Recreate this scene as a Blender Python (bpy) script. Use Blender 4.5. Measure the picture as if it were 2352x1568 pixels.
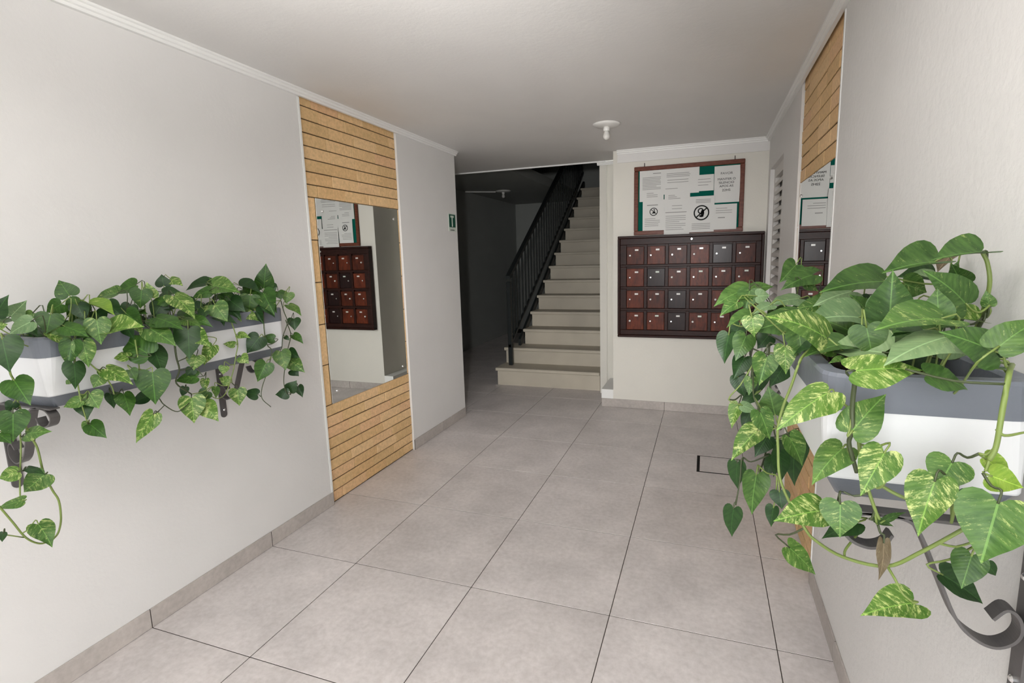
import bpy, math, random
from mathutils import Vector, Matrix

random.seed(7)
for o in list(bpy.data.objects):
    bpy.data.objects.remove(o, do_unlink=True)
scene = bpy.context.scene
COL = scene.collection

# ------------------------------------------------------------------ camera
W, H = 2352, 1568
CAM = dict(f=1174.919, cx=1209.469, cy=770.261, h=1.4046)
CR = Vector((0.94435596, 0.32793377, -0.02551975))
CU = Vector((-0.02554995, 0.15048455, 0.98828215))
CF = Vector((-0.32793142, 0.93263811, -0.15048967))
CP = Vector((0, 0, CAM['h']))
cam_d = bpy.data.cameras.new('camera')
cam = bpy.data.objects.new('camera', cam_d)
COL.objects.link(cam)
cam_d.sensor_fit = 'HORIZONTAL'
cam_d.sensor_width = 36
cam_d.lens = CAM['f'] / W * 36
cam_d.shift_x = (W / 2 - CAM['cx']) / W
cam_d.shift_y = (CAM['cy'] - H / 2) / W
cam_d.clip_start = 0.02
m = Matrix((CR, CU, -CF)).transposed().to_4x4()
m.translation = CP
cam.matrix_world = m
scene.camera = cam

# ------------------------------------------------------------------ light
world = bpy.data.worlds.new('sky')
scene.world = world
world.use_nodes = True
wbg = world.node_tree.nodes['Background']
wbg.inputs['Color'].default_value = (0.96, 0.985, 1.0, 1)
wbg.inputs['Strength'].default_value = 6.3
vs = scene.view_settings
vs.view_transform = 'Standard'
vs.look = 'None'
vs.exposure = 0.20
vs.gamma = 1.0
vs.use_curve_mapping = False
# daylight enters through the open street end of the hall (portal = sampling aid only)
pl = bpy.data.lights.new('entrance_portal', 'AREA')
pl.shape = 'RECTANGLE'
pl.size, pl.size_y = 1.35, 2.3
pl.cycles.is_portal = True
po = bpy.data.objects.new('entrance_portal', pl)
COL.objects.link(po)
po.location = (-0.225, -1.2, 1.15)
po.rotation_euler = (math.radians(90), 0, 0)
# camera flash in the photographer's hand, head turned up so that it bounces off the ceiling
fl = bpy.data.lights.new('camera_flash', 'SPOT')
fl.energy = 385.0
fl.spot_size = math.radians(96)
fl.spot_blend = 1.0
fl.shadow_soft_size = 0.04
fl.color = (1.0, 0.99, 0.985)
fo = bpy.data.objects.new('camera_flash', fl)
COL.objects.link(fo)
fo.location = (-0.18, -0.06, CAM['h'] + 0.14)
fo.rotation_euler = Vector((-0.28, 0.46, 0.76)).to_track_quat('-Z', 'Y').to_euler()
fl2 = bpy.data.lights.new('camera_flash_front', 'SPOT')   # the part of the flash that goes straight down the hall
fl2.energy = 205.0
fl2.spot_size = math.radians(61)
fl2.spot_blend = 1.0
fl2.shadow_soft_size = 0.05
fl2.color = (1.0, 0.99, 0.985)
fo2 = bpy.data.objects.new('camera_flash_front', fl2)
COL.objects.link(fo2)
fo2.location = (-0.18, -0.06, CAM['h'] + 0.14)
fo2.rotation_euler = Vector((-1.05, 4.2, -0.35)).to_track_quat('-Z', 'Y').to_euler()

# ------------------------------------------------------------------ measures
XL, XR, YB, HC = -2.025, 0.448, 4.64, 2.30
Y0 = -1.2                      # street end of the hall
YL_END = 4.05                  # left wall stops here
SLAB = 5.05                    # ceiling slab edge at the stairwell
TA, TY, TS = -1.5255, 1.2256, 0.6    # tile grid origin and pitch
P1, P2 = 2.285, 3.18           # brick panels, both walls
M1, M2, MZ1, MZ2 = 2.357, 3.158, 0.585, 1.76    # mirrors

# ------------------------------------------------------------------ materials
def mat(name, color, rough=0.6, spec=0.5, metal=0.0):
    mm = bpy.data.materials.new(name)
    mm.use_nodes = True
    b = mm.node_tree.nodes['Principled BSDF']
    b.inputs['Base Color'].default_value = (*color, 1)
    b.inputs['Roughness'].default_value = rough
    b.inputs['Specular IOR Level'].default_value = spec
    b.inputs['Metallic'].default_value = metal
    return mm

def nodes(mm):
    nt = mm.node_tree
    return nt, nt.nodes, nt.links, nt.nodes['Principled BSDF']

def noise(nt, scale, detail=3, rough=0.5, vec=None):
    n = nt.nodes.new('ShaderNodeTexNoise')
    n.inputs['Scale'].default_value = scale
    n.inputs['Detail'].default_value = detail
    n.inputs['Roughness'].default_value = rough
    if vec is not None:
        nt.links.new(vec, n.inputs['Vector'])
    return n

def ramp(nt, fac, stops):
    r = nt.nodes.new('ShaderNodeValToRGB')
    e = r.color_ramp.elements
    while len(e) < len(stops):
        e.new(0.5)
    for i, (p, c) in enumerate(stops):
        e[i].position = p
        e[i].color = (*c, 1)
    nt.links.new(fac, r.inputs['Fac'])
    return r

def mix(nt, fac, a, b, mode='MIX'):
    x = nt.nodes.new('ShaderNodeMix')
    x.data_type = 'RGBA'
    x.blend_type = mode
    for sock, v in ((x.inputs[0], fac), (x.inputs[6], a), (x.inputs[7], b)):
        if isinstance(v, (int, float)):
            sock.default_value = v
        elif isinstance(v, tuple):
            sock.default_value = (*v, 1)
        else:
            nt.links.new(v, sock)
    return x.outputs[2]

def math_node(nt, op, a, b=None, clamp=False):
    x = nt.nodes.new('ShaderNodeMath')
    x.operation = op
    x.use_clamp = clamp
    for i, v in enumerate((a, b)):
        if v is None:
            continue
        if isinstance(v, (int, float)):
            x.inputs[i].default_value = v
        else:
            nt.links.new(v, x.inputs[i])
    return x.outputs[0]

def bump(nt, b, height, strength, dist=0.01):
    n = nt.nodes.new('ShaderNodeBump')
    n.inputs['Strength'].default_value = strength
    n.inputs['Distance'].default_value = dist
    nt.links.new(height, n.inputs['Height'])
    nt.links.new(n.outputs['Normal'], b.inputs['Normal'])

def gpos(nt):
    return nt.nodes.new('ShaderNodeNewGeometry').outputs['Position']

def paint(name, c, bscale, bstr, rough=0.55, var=0.03):
    mm = mat(name, c, rough, 0.3)
    nt, N, L, b = nodes(mm)
    p = gpos(nt)
    n1 = noise(nt, 1.6, 3, 0.6, p)
    lo = tuple(x * (1 - var) for x in c)
    hi = tuple(min(1, x * (1 + var)) for x in c)
    r = ramp(nt, n1.outputs['Fac'], [(0.3, lo), (0.7, hi)])
    L.new(r.outputs['Color'], b.inputs['Base Color'])
    n2 = noise(nt, bscale, 4, 0.6, p)
    bump(nt, b, n2.outputs['Fac'], bstr, 0.006)
    return mm

M_WALL = paint('wall_paint', (0.725, 0.71, 0.69), 55, 0.12)
M_WALLT = paint('wall_paint_rough', (0.725, 0.71, 0.69), 42, 0.28)
M_BACK = paint('wall_paint_cream', (0.70, 0.675, 0.61), 70, 0.15)
M_CEIL = paint('ceiling_paint', (0.725, 0.71, 0.69), 45, 0.15)
M_TRIM = paint('plaster_white', (0.83, 0.825, 0.80), 60, 0.03, 0.45)
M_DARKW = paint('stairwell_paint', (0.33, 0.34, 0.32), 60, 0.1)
M_SOIL = mat('soil', (0.03, 0.02, 0.014), 0.95, 0.1)
nt, N, L, b = nodes(M_SOIL)
bump(nt, b, noise(nt, 90, 4, 0.7, gpos(nt)).outputs['Fac'], 1.0, 0.01)

def tile_mat(name, c):
    mm = mat(name, c, 0.32, 0.45)
    nt, N, L, b = nodes(mm)
    p = gpos(nt)
    oi = N.new('ShaderNodeObjectInfo')
    n1 = noise(nt, 4.0, 6, 0.62, p)
    n2 = noise(nt, 45, 4, 0.6, p)
    r = ramp(nt, n1.outputs['Fac'], [(0.3, tuple(x * 0.86 for x in c)), (0.7, tuple(x * 1.12 for x in c))])
    r2 = ramp(nt, n2.outputs['Fac'], [(0.3, (0.88, 0.87, 0.86)), (0.7, (1.06, 1.06, 1.06))])
    o1 = mix(nt, 1.0, r.outputs['Color'], r2.outputs['Color'], 'MULTIPLY')
    r3 = ramp(nt, oi.outputs['Random'], [(0.0, (0.96, 0.955, 0.95)), (1.0, (1.03, 1.03, 1.03))])
    L.new(mix(nt, 1.0, o1, r3.outputs['Color'], 'MULTIPLY'), b.inputs['Base Color'])
    rr = ramp(nt, n1.outputs['Fac'], [(0.3, (0.38,) * 3), (0.7, (0.5,) * 3)])
    L.new(rr.outputs['Color'], b.inputs['Roughness'])
    bump(nt, b, n2.outputs['Fac'], 0.05, 0.002)
    return mm

M_TILE = tile_mat('porcelain_tile', (0.66, 0.615, 0.60))
M_BASE = tile_mat('baseboard_tile', (0.47, 0.43, 0.40))
M_GROUT = mat('grout_dark', (0.055, 0.045, 0.04), 0.9, 0.1)
M_BLACK = mat('black_gap', (0.012, 0.011, 0.01), 0.8, 0.2)

M_BRICK = mat('yellow_brick', (0.5, 0.32, 0.15), 0.6, 0.35)
nt, N, L, b = nodes(M_BRICK)
oi = N.new('ShaderNodeObjectInfo')
r = ramp(nt, oi.outputs['Random'], [(0.0, (0.73, 0.475, 0.235)), (0.3, (0.70, 0.475, 0.235)), (0.5, (0.79, 0.53, 0.275)),
                                    (0.7, (0.80, 0.555, 0.30)), (1.0, (0.76, 0.475, 0.265))])
n1 = noise(nt, 60, 4, 0.6, gpos(nt))
r2 = ramp(nt, n1.outputs['Fac'], [(0.3, (0.85, 0.84, 0.82)), (0.7, (1.1, 1.1, 1.1))])
L.new(mix(nt, 1.0, r.outputs['Color'], r2.outputs['Color'], 'MULTIPLY'), b.inputs['Base Color'])
bump(nt, b, n1.outputs['Fac'], 0.25, 0.004)
M_JOINT = mat('brick_joint', (0.10, 0.066, 0.035), 0.9, 0.1)

M_MIRROR = mat('mirror_silver', (0.86, 0.88, 0.865), 0.0, 0.5, 1.0)
M_CHROME = mat('chrome', (0.8, 0.8, 0.8), 0.18, 0.5, 1.0)
M_WHITE = mat('white_enamel', (0.78, 0.77, 0.74), 0.35)
M_BULB = mat('frosted_bulb', (0.66, 0.645, 0.61), 0.25)
M_RAIL = mat('black_iron', (0.014, 0.017, 0.017), 0.5, 0.3)
M_IRON = mat('dark_grey_iron', (0.095, 0.088, 0.086), 0.45, 0.5)
nt, N, L, b = nodes(M_IRON)
bump(nt, b, noise(nt, 80, 3, 0.5, gpos(nt)).outputs['Fac'], 0.1, 0.003)
M_PGREY = paint('planter_grey_paint', (0.155, 0.168, 0.195), 30, 0.25, 0.4, 0.10)
M_PWHITE = paint('planter_white_paint', (0.71, 0.715, 0.725), 22, 0.12, 0.35, 0.015)

def wood(name, c1, c2, rough, scale=6.0, var=True, axis=(1, 1, 14)):
    mm = mat(name, c1, rough, 0.18)
    nt, N, L, b = nodes(mm)
    tc = N.new('ShaderNodeTexCoord')
    mp = N.new('ShaderNodeMapping')
    mp.inputs['Scale'].default_value = axis
    L.new(gpos(nt), mp.inputs['Vector'])
    n1 = noise(nt, scale, 5, 0.65, mp.outputs['Vector'])
    r = ramp(nt, n1.outputs['Fac'], [(0.32, c1), (0.68, c2)])
    out = r.outputs['Color']
    if var:
        oi = N.new('ShaderNodeObjectInfo')
        rv = ramp(nt, oi.outputs['Random'], [(0.0, (0.55, 0.55, 0.6)), (0.35, (0.85, 0.8, 0.8)), (1.0, (1.25, 1.15, 1.1))])
        out = mix(nt, 1.0, out, rv.outputs['Color'], 'MULTIPLY')
    L.new(out, b.inputs['Base Color'])
    return mm

M_MDOOR = wood('mailbox_door_wood', (0.046, 0.009, 0.004), (0.140, 0.031, 0.012), 0.36, 4.0, True, (9, 1, 3))
M_MDARK = wood('mailbox_door_dark', (0.013, 0.006, 0.006), (0.024, 0.011, 0.010), 0.28, 5.0, False, (9, 1, 2))
M_MFRAME = wood('mailbox_frame_wood', (0.015, 0.0045, 0.003), (0.033, 0.010, 0.007), 0.38, 5.0, False, (3, 1, 10))
M_FRAME = wood('board_frame_wood', (0.10, 0.028, 0.016), (0.17, 0.055, 0.032), 0.35, 5.0, False, (4, 1, 12))
M_FELT = mat('green_felt', (0.003, 0.10, 0.072), 0.95, 0.1)
M_INK = mat('black_ink', (0.012, 0.012, 0.012), 0.8, 0.1)
M_INKG = mat('grey_ink', (0.10, 0.10, 0.10), 0.8, 0.1)
M_INKL = mat('light_grey_ink', (0.30, 0.295, 0.285), 0.8, 0.1)
M_PAPER = mat('paper', (0.69, 0.685, 0.66), 0.8, 0.2)
M_SIGNG = mat('sign_green', (0.004, 0.075, 0.045), 0.4)
M_SIGNW = mat('sign_pale', (0.60, 0.66, 0.58), 0.45)
M_STEP = paint('terrazzo_step', (0.53, 0.48, 0.39), 120, 0.05, 0.5, 0.12)
M_LOUV = paint('louver_paint', (0.66, 0.635, 0.60), 60, 0.05, 0.5, 0.03)
M_GROUND = mat('street_paving', (0.42, 0.41, 0.39), 0.9, 0.2)

# leaf material: coordinates are the leaf's own (x along the midrib, y across)
def leaf_mat(name, dark, light, yellow, amount, rough=0.38, veins=0.13):
    mm = mat(name, dark, rough, 0.34)
    nt, N, L, b = nodes(mm)
    tc = N.new('ShaderNodeTexCoord')
    sp = N.new('ShaderNodeSeparateXYZ')
    L.new(tc.outputs['Object'], sp.inputs[0])
    ay = math_node(nt, 'ABSOLUTE', sp.outputs['Y'])
    oi = N.new('ShaderNodeObjectInfo')
    # coordinate running along the side veins
    s = math_node(nt, 'SUBTRACT', sp.outputs['X'], math_node(nt, 'MULTIPLY', ay, 0.75))
    cb = N.new('ShaderNodeCombineXYZ')
    L.new(math_node(nt, 'MULTIPLY', s, 9.0), cb.inputs['X'])
    L.new(math_node(nt, 'MULTIPLY', sp.outputs['Y'], 3.2), cb.inputs['Y'])
    L.new(math_node(nt, 'MULTIPLY', oi.outputs['Random'], 57.0), cb.inputs['Z'])
    n1 = noise(nt, 1.0, 4, 0.65, cb.outputs[0])
    base = ramp(nt, n1.outputs['Fac'], [(0.35, dark), (0.7, light)]).outputs['Color']
    rv = ramp(nt, oi.outputs['Random'], [(0.0, (0.78, 0.84, 0.75)), (0.5, (1, 1, 1)), (1.0, (1.2, 1.14, 1.05))])
    base = mix(nt, 1.0, base, rv.outputs['Color'], 'MULTIPLY')
    if amount > 0:
        cb2 = N.new('ShaderNodeCombineXYZ')
        L.new(math_node(nt, 'MULTIPLY', s, 7.0), cb2.inputs['X'])
        L.new(math_node(nt, 'MULTIPLY', sp.outputs['Y'], 3.0), cb2.inputs['Y'])
        L.new(math_node(nt, 'ADD', math_node(nt, 'MULTIPLY', oi.outputs['Random'], 91.0), 13.0), cb2.inputs['Z'])
        n2 = noise(nt, 1.3, 8, 0.82, cb2.outputs[0])
        t = 0.60 - 0.14 * amount
        msk = ramp(nt, n2.outputs['Fac'], [(t, (0, 0, 0)), (t + 0.09, (1, 1, 1))]).outputs['Color']
        base = mix(nt, msk, base, yellow)
    # midrib and side veins
    mid = math_node(nt, 'LESS_THAN', ay, 0.011)
    base = mix(nt, math_node(nt, 'MULTIPLY', mid, 0.6), base, tuple(min(1, x * 1.9) for x in light))
    wv = math_node(nt, 'SINE', math_node(nt, 'MULTIPLY', s, 62.0))
    L.new(base, b.inputs['Base Color'])
    bump(nt, b, wv, veins * 0.35, 0.02)
    # leaves pass a little light
    tr = N.new('ShaderNodeBsdfTranslucent')
    L.new(base, tr.inputs['Color'])
    ms = N.new('ShaderNodeMixShader')
    ms.inputs[0].default_value = 0.18
    out = N['Material Output']
    L.new(b.outputs[0], ms.inputs[1])
    L.new(tr.outputs[0], ms.inputs[2])
    L.new(ms.outputs[0], out.inputs['Surface'])
    return mm

LEAF = {
    0: leaf_mat('leaf_green', (0.030, 0.080, 0.015), (0.082, 0.165, 0.038), (0.40, 0.48, 0.16), 0.05),
    1: leaf_mat('leaf_flecked', (0.042, 0.108, 0.018), (0.105, 0.205, 0.045), (0.44, 0.52, 0.18), 0.38),
    2: leaf_mat('leaf_variegated', (0.050, 0.130, 0.016), (0.135, 0.245, 0.044), (0.52, 0.58, 0.22), 0.64),
    7: leaf_mat('leaf_green_shaded', (0.020, 0.066, 0.009), (0.055, 0.135, 0.020), (0.36, 0.46, 0.12), 0.05),  # darker copy of the plain green, weaker light put into the colour
    3: leaf_mat('leaf_lime', (0.15, 0.28, 0.025), (0.25, 0.37, 0.05), (0.5, 0.55, 0.2), 0.3),
    4: leaf_mat('leaf_dark', (0.013, 0.042, 0.011), (0.028, 0.075, 0.018), (0.3, 0.38, 0.12), 0.0),
    5: leaf_mat('leaf_pale_sheen', (0.13, 0.22, 0.10), (0.21, 0.31, 0.155), (0.45, 0.5, 0.26), 0.2),  # pale undersides, and sheen on leaf tops painted as a paler green
    6: leaf_mat('leaf_withered', (0.14, 0.10, 0.06), (0.21, 0.16, 0.105), (0.3, 0.25, 0.15), 0.3),
}
M_STEM = mat('stem_green', (0.17, 0.23, 0.055), 0.45)
M_STEMD = mat('stem_dark', (0.05, 0.065, 0.025), 0.5)

# ------------------------------------------------------------------ helpers
def link(name, verts, faces, material, parent=None, smooth=False):
    me = bpy.data.meshes.new(name)
    off = parent_off(parent)
    me.from_pydata([(v[0] - off[0], v[1] - off[1], v[2] - off[2]) for v in verts], [], faces)
    if material:
        me.materials.append(material)
    if smooth:
        me.polygons.foreach_set('use_smooth', [True] * len(me.polygons))
    me.update()
    o = bpy.data.objects.new(name, me)
    COL.objects.link(o)
    if parent:
        o.parent = parent
    return o

ORIGIN = {}
def parent_off(p):
    return ORIGIN.get(p.name, (0, 0, 0)) if p else (0, 0, 0)

def thing(name, label, cat, loc=(0, 0, 0), group=None):
    o = bpy.data.objects.new(name, None)
    COL.objects.link(o)
    o.empty_display_size = 0.05
    o.location = loc
    ORIGIN[o.name] = tuple(loc)
    return tag(o, label, cat, group)

def tag(o, label, cat, group=None):
    o['label'] = label
    o['category'] = cat
    if group:
        o['group'] = group
    return o

def struct(o, label=None, cat=None):
    o['kind'] = 'structure'
    if label:
        o['label'] = label
        o['category'] = cat
    return o

def part(name, verts, faces, material, parent, smooth=False):
    o = link(name, verts, faces, material, parent, smooth)
    ORIGIN[o.name] = parent_off(parent)
    return o

BOXF = [(0, 3, 2, 1), (4, 5, 6, 7), (0, 1, 5, 4), (1, 2, 6, 5), (2, 3, 7, 6), (3, 0, 4, 7)]
def box(x0, x1, y0, y1, z0, z1):
    return ([(x0, y0, z0), (x1, y0, z0), (x1, y1, z0), (x0, y1, z0),
             (x0, y0, z1), (x1, y0, z1), (x1, y1, z1), (x0, y1, z1)], list(BOXF))

def join(*shapes):
    V, F = [], []
    for v, f in shapes:
        n = len(V)
        V += list(v)
        F += [tuple(i + n for i in q) for q in f]
    return V, F

def cbox(x0, x1, y0, y1, z0, z1, c):
    """box with chamfered edges"""
    xs, ys, zs = (x0, x1), (y0, y1), (z0, z1)
    V, idx = [], {}
    for i in (0, 1):
        for j in (0, 1):
            for k in (0, 1):
                sx, sy, sz = (1 if i == 0 else -1), (1 if j == 0 else -1), (1 if k == 0 else -1)
                for ax in range(3):
                    p = [xs[i] + sx * c, ys[j] + sy * c, zs[k] + sz * c]
                    p[ax] = (xs[i], ys[j], zs[k])[ax]
                    idx[(i, j, k, ax)] = len(V)
                    V.append(tuple(p))
    F = []
    def q(*ks):
        F.append(tuple(idx[k] for k in ks))
    for i in (0, 1):
        a = [(i, 0, 0, 0), (i, 1, 0, 0), (i, 1, 1, 0), (i, 0, 1, 0)]
        q(*(a if i else a[::-1]))
        a = [(0, i, 0, 1), (1, i, 0, 1), (1, i, 1, 1), (0, i, 1, 1)]
        q(*(a[::-1] if i else a))
        a = [(0, 0, i, 2), (1, 0, i, 2), (1, 1, i, 2), (0, 1, i, 2)]
        q(*(a if i else a[::-1]))
    cen = Vector(((x0 + x1) / 2, (y0 + y1) / 2, (z0 + z1) / 2))
    extra = []
    for i in (0, 1):
        for j in (0, 1):
            extra.append([(i, j, 0, 0), (i, j, 1, 0), (i, j, 1, 1), (i, j, 0, 1)])
            extra.append([(i, 0, j, 0), (i, 1, j, 0), (i, 1, j, 2), (i, 0, j, 2)])
            extra.append([(0, i, j, 1), (1, i, j, 1), (1, i, j, 2), (0, i, j, 2)])
            for k in (0, 1):
                extra.append([(i, j, k, 0), (i, j, k, 1), (i, j, k, 2)])
    for e in extra:
        ids = [idx[k] for k in e]
        a, b_, c_ = (Vector(V[n]) for n in ids[:3])
        mid = sum((Vector(V[n]) for n in ids), Vector()) / len(ids)
        if (b_ - a).cross(c_ - a).dot(mid - cen) < 0:
            ids.reverse()
        F.append(tuple(ids))
    return V, F

def extrude_profile(prof, p0, p1, out, up=(0, 0, 1), caps=True):
    """sweep a 2D profile (out, up) from p0 to p1"""
    p0, p1, out, up = Vector(p0), Vector(p1), Vector(out), Vector(up)
    V = [tuple(p0 + out * a + up * b_) for a, b_ in prof] + [tuple(p1 + out * a + up * b_) for a, b_ in prof]
    n = len(prof)
    F = [(i, (i + 1) % n, n + (i + 1) % n, n + i) for i in range(n)]
    if caps:
        F += [tuple(range(n))[::-1], tuple(range(n, 2 * n))]
    d = (p1 - p0)
    area = sum(prof[i][0] * prof[(i + 1) % n][1] - prof[(i + 1) % n][0] * prof[i][1] for i in range(n))
    if out.cross(up).dot(d) * area > 0:
        F = [f[::-1] for f in F]
        F = [f[::-1] for f in F]
    else:
        F = [f[::-1] for f in F]
    return V, F

def lathe(cx, cy, prof, seg=24):
    """prof: list of (r, z) from top to bottom"""
    V, F = [], []
    for r_, z in prof:
        for i in range(seg):
            a = 2 * math.pi * i / seg
            V.append((cx + r_ * math.cos(a), cy + r_ * math.sin(a), z))
    for j in range(len(prof) - 1):
        for i in range(seg):
            k = (i + 1) % seg
            F.append((j * seg + i, (j + 1) * seg + i, (j + 1) * seg + k, j * seg + k))
    F.append(tuple(range(seg)))
    n = (len(prof) - 1) * seg
    F.append(tuple(range(n, n + seg))[::-1])
    return V, F

def catmull(pts, sub=4):
    P = [Vector(p) for p in pts]
    if len(P) < 3:
        return P
    out = []
    for i in range(len(P) - 1):
        a = P[i - 1] if i else P[0] * 2 - P[1]
        b_, c = P[i], P[i + 1]
        d = P[i + 2] if i + 2 < len(P) else P[-1] * 2 - P[-2]
        for k in range(sub):
            t = k / sub
            out.append(0.5 * ((2 * b_) + (c - a) * t + (2 * a - 5 * b_ + 4 * c - d) * t * t + (3 * b_ - a - 3 * c + d) * t ** 3))
    out.append(P[-1])
    return out

def tube(pts, r0, r1=None, seg=6, sub=4):
    P = catmull(pts, sub)
    r1 = r0 if r1 is None else r1
    V, F = [], []
    n = len(P)
    ref = Vector((0.3, 0.2, 0.93))
    for i, p in enumerate(P):
        t = (P[min(i + 1, n - 1)] - P[max(i - 1, 0)]).normalized()
        if abs(t.dot(ref)) > 0.95:
            ref = Vector((1, 0, 0))
        u = t.cross(ref).normalized()
        v = t.cross(u)
        r_ = r0 + (r1 - r0) * i / max(1, n - 1)
        for k in range(seg):
            a = 2 * math.pi * k / seg
            V.append(tuple(p + u * (r_ * math.cos(a)) + v * (r_ * math.sin(a))))
    for i in range(n - 1):
        for k in range(seg):
            q = (k + 1) % seg
            F.append((i * seg + k, i * seg + q, (i + 1) * seg + q, (i + 1) * seg + k))
    F.append(tuple(range(seg))[::-1])
    F.append(tuple(range((n - 1) * seg, n * seg)))
    return V, F

def ray(px, py):
    return CF + CR * ((px - CAM['cx']) / CAM['f']) - CU * ((py - CAM['cy']) / CAM['f'])

def on(px, py, axis, val):
    d = ray(px, py)
    return CP + d * ((val - CP[axis]) / d[axis])

# ------------------------------------------------------------------ floor
floor = struct(link('floor', *box(-3.65, XR + 0.15, Y0 - 0.05, 9.7, -0.12, -0.0013), M_GROUT),
               'grey porcelain tile floor with thin dark joints', 'floor')
g = 0.0016
XLEFT = -3.5
cover = (-0.024, TA + 3 * TS, 3.336, TY + 4 * TS)
tile_cache = {}
def tile_obj(x0, x1, y0, y1):
    key = (round(x1 - x0, 4), round(y1 - y0, 4))
    if key not in tile_cache:
        w, d = key
        o = part('floor_tile', *cbox(-w / 2, w / 2, -d / 2, d / 2, -0.009, 0.0, 0.0009), M_TILE, floor)
        tile_cache[key] = o.data
    else:
        o = bpy.data.objects.new('floor_tile', tile_cache[key])
        COL.objects.link(o)
        o.parent = floor
    o.location = ((x0 + x1) / 2, (y0 + y1) / 2, 0)
xs = [TA + TS * i for i in range(-4, 4)]
ys = [TY + TS * j for j in range(-5, 14)]
def floor_spans(edges, lo, hi):
    e = [lo] + [v for v in edges if lo < v < hi] + [hi]
    return list(zip(e[:-1], e[1:]))
for (y0, y1) in floor_spans(ys, Y0, 9.0):
    lo = XL - 0.025 if y1 <= YL_END + 0.2 else XLEFT
    hi = XR + 0.025 if y0 < YB else -0.79
    if y0 > 5.1:
        hi = -1.9
    for (x0, x1) in floor_spans(xs, lo, hi):
        if abs(x1 - cover[1]) < 1e-6 and abs(y1 - cover[3]) < 1e-6:
            a, b_, c, d = x0 + g, x1 - g, y0 + g, y1 - g
            gx, gy = cover[0] - 0.001, cover[2] - 0.001
            V = [(a, c), (b_, c), (b_, gy), (gx, gy), (gx, d), (a, d)]
            VV = [(x, y, -0.009) for x, y in V] + [(x, y, 0) for x, y in V]
            F = [(0, 1, 2, 3, 4, 5)[::-1], (6, 7, 8, 9, 10, 11)] + [(i, (i + 1) % 6, 6 + (i + 1) % 6, 6 + i) for i in range(6)]
            part('floor_tile', VV, F, M_TILE, floor)
            continue
        tile_obj(x0 + g, x1 - g, y0 + g, y1 - g)
for (x0, x1) in floor_spans(xs, XLEFT, XL - 0.025):
    tile_obj(x0 + g, x1 - g, YL_END - 0.01, TY + 5 * TS - g)
cov = thing('inspection_cover', 'square tile inspection cover with black gap set in floor near mailboxes', 'floor cover',
            ((cover[0] + cover[1]) / 2, (cover[2] + cover[3]) / 2, -0.009))
part('cover_frame', *box(cover[0], cover[1] - 0.002, cover[2], cover[3] - 0.002, -0.0013, -0.0007), M_BLACK, cov)
part('cover_tile', *cbox(cover[0] + 0.018, cover[1] - 0.012, cover[2] + 0.014, cover[3] - 0.010, -0.0007, 0.0, 0.0003), M_TILE, cov)

# ------------------------------------------------------------------ walls and ceiling
REC = 0.014                     # bricks sit this far behind the wall face
TH = 0.16
WF = XL - 0.006                 # left wall paint face (baseboard face is XL)
wall_left = struct(link('wall_left', *join(
    box(WF - TH, WF, Y0, P1, -0.009, HC), box(WF - TH, WF - REC - 0.006, P1, P2, -0.009, HC),
    box(WF - TH, WF, P2, YL_END, -0.009, HC)), M_WALL), 'off white plastered wall with brick and mirror panel', 'wall')
RF = XR + 0.006
LV1, LV2, LVZ = 3.785, 4.52, 2.03
wall_right = struct(link('wall_right', *join(
    box(RF, RF + TH, Y0, P1, -0.009, HC), box(RF + REC + 0.006, RF + TH, P1, P2, -0.009, HC),
    box(RF, RF + TH, P2, LV1, -0.009, HC), box(RF, RF + TH, LV2, YB + 0.02, -0.009, HC),
    box(RF, RF + TH, LV1, LV2, LVZ, HC), box(RF + 0.10, RF + TH, LV1, LV2, -0.009, LVZ)), M_WALLT),
    'off white textured wall with brick and mirror panel', 'wall')
XW0 = -0.79
wall_back = struct(link('wall_back', *box(XW0, RF + TH, YB + 0.006, 5.1, -0.009, HC), M_BACK),
                   'cream wall carrying the mailboxes and notice board', 'wall')
struct(link('wall_daylight_block', *box(WF - TH, -0.90, Y0 - 0.12, Y0, -0.009, HC), M_WALL), 'unseen off white wall added beside the street entrance to cut daylight', 'wall')  # out of view, added to narrow the opening and dim the right wall
ceiling = struct(link('ceiling', *box(-3.65, RF + TH, Y0, SLAB, HC, HC + 0.2), M_CEIL), 'plain white plaster ceiling', 'ceiling')
# corner bead at the panel edges
for i, (x, s) in enumerate(((WF, 1), (RF, -1))):
    for y in (P1,):
        struct(link('trim_%d' % (i + 1), *box(min(x, x + s * 0.003), max(x, x + s * 0.003), y - 0.012, y + 0.001, 0.0795, 2.262), M_TRIM),
               'white corner bead beside the brick on the ' + ('left wall' if s > 0 else 'right wall'), 'trim')
# stairwell and side passage beyond the hall
struct(link('wall_stair', *box(-1.0, -0.93, 5.1, 9.5, -0.009, 5.0), M_BACK), 'narrow cream wall end beside the staircase', 'wall')
struct(link('wall_recess', *box(-0.93, XW0 + 0.2, 5.13, 5.3, -0.009, HC), M_BACK), 'narrow recessed strip between stair wall and mailbox wall', 'wall')
struct(link('wall_upper', *box(-0.93, -0.8, 5.1, 5.3, HC, 5.0), M_BACK), 'wall above the recess beside the stairs', 'wall')
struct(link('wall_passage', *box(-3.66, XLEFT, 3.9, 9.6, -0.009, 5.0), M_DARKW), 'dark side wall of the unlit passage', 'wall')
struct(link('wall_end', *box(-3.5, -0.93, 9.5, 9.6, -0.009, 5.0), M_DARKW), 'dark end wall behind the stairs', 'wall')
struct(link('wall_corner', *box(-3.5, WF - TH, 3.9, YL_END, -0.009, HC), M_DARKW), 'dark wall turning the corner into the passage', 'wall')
struct(link('wall_header', *box(-3.5, -0.93, SLAB, SLAB + 0.1, HC + 0.2, 5.0), M_DARKW), 'dark wall above the ceiling edge in the stairwell', 'wall')
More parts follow.
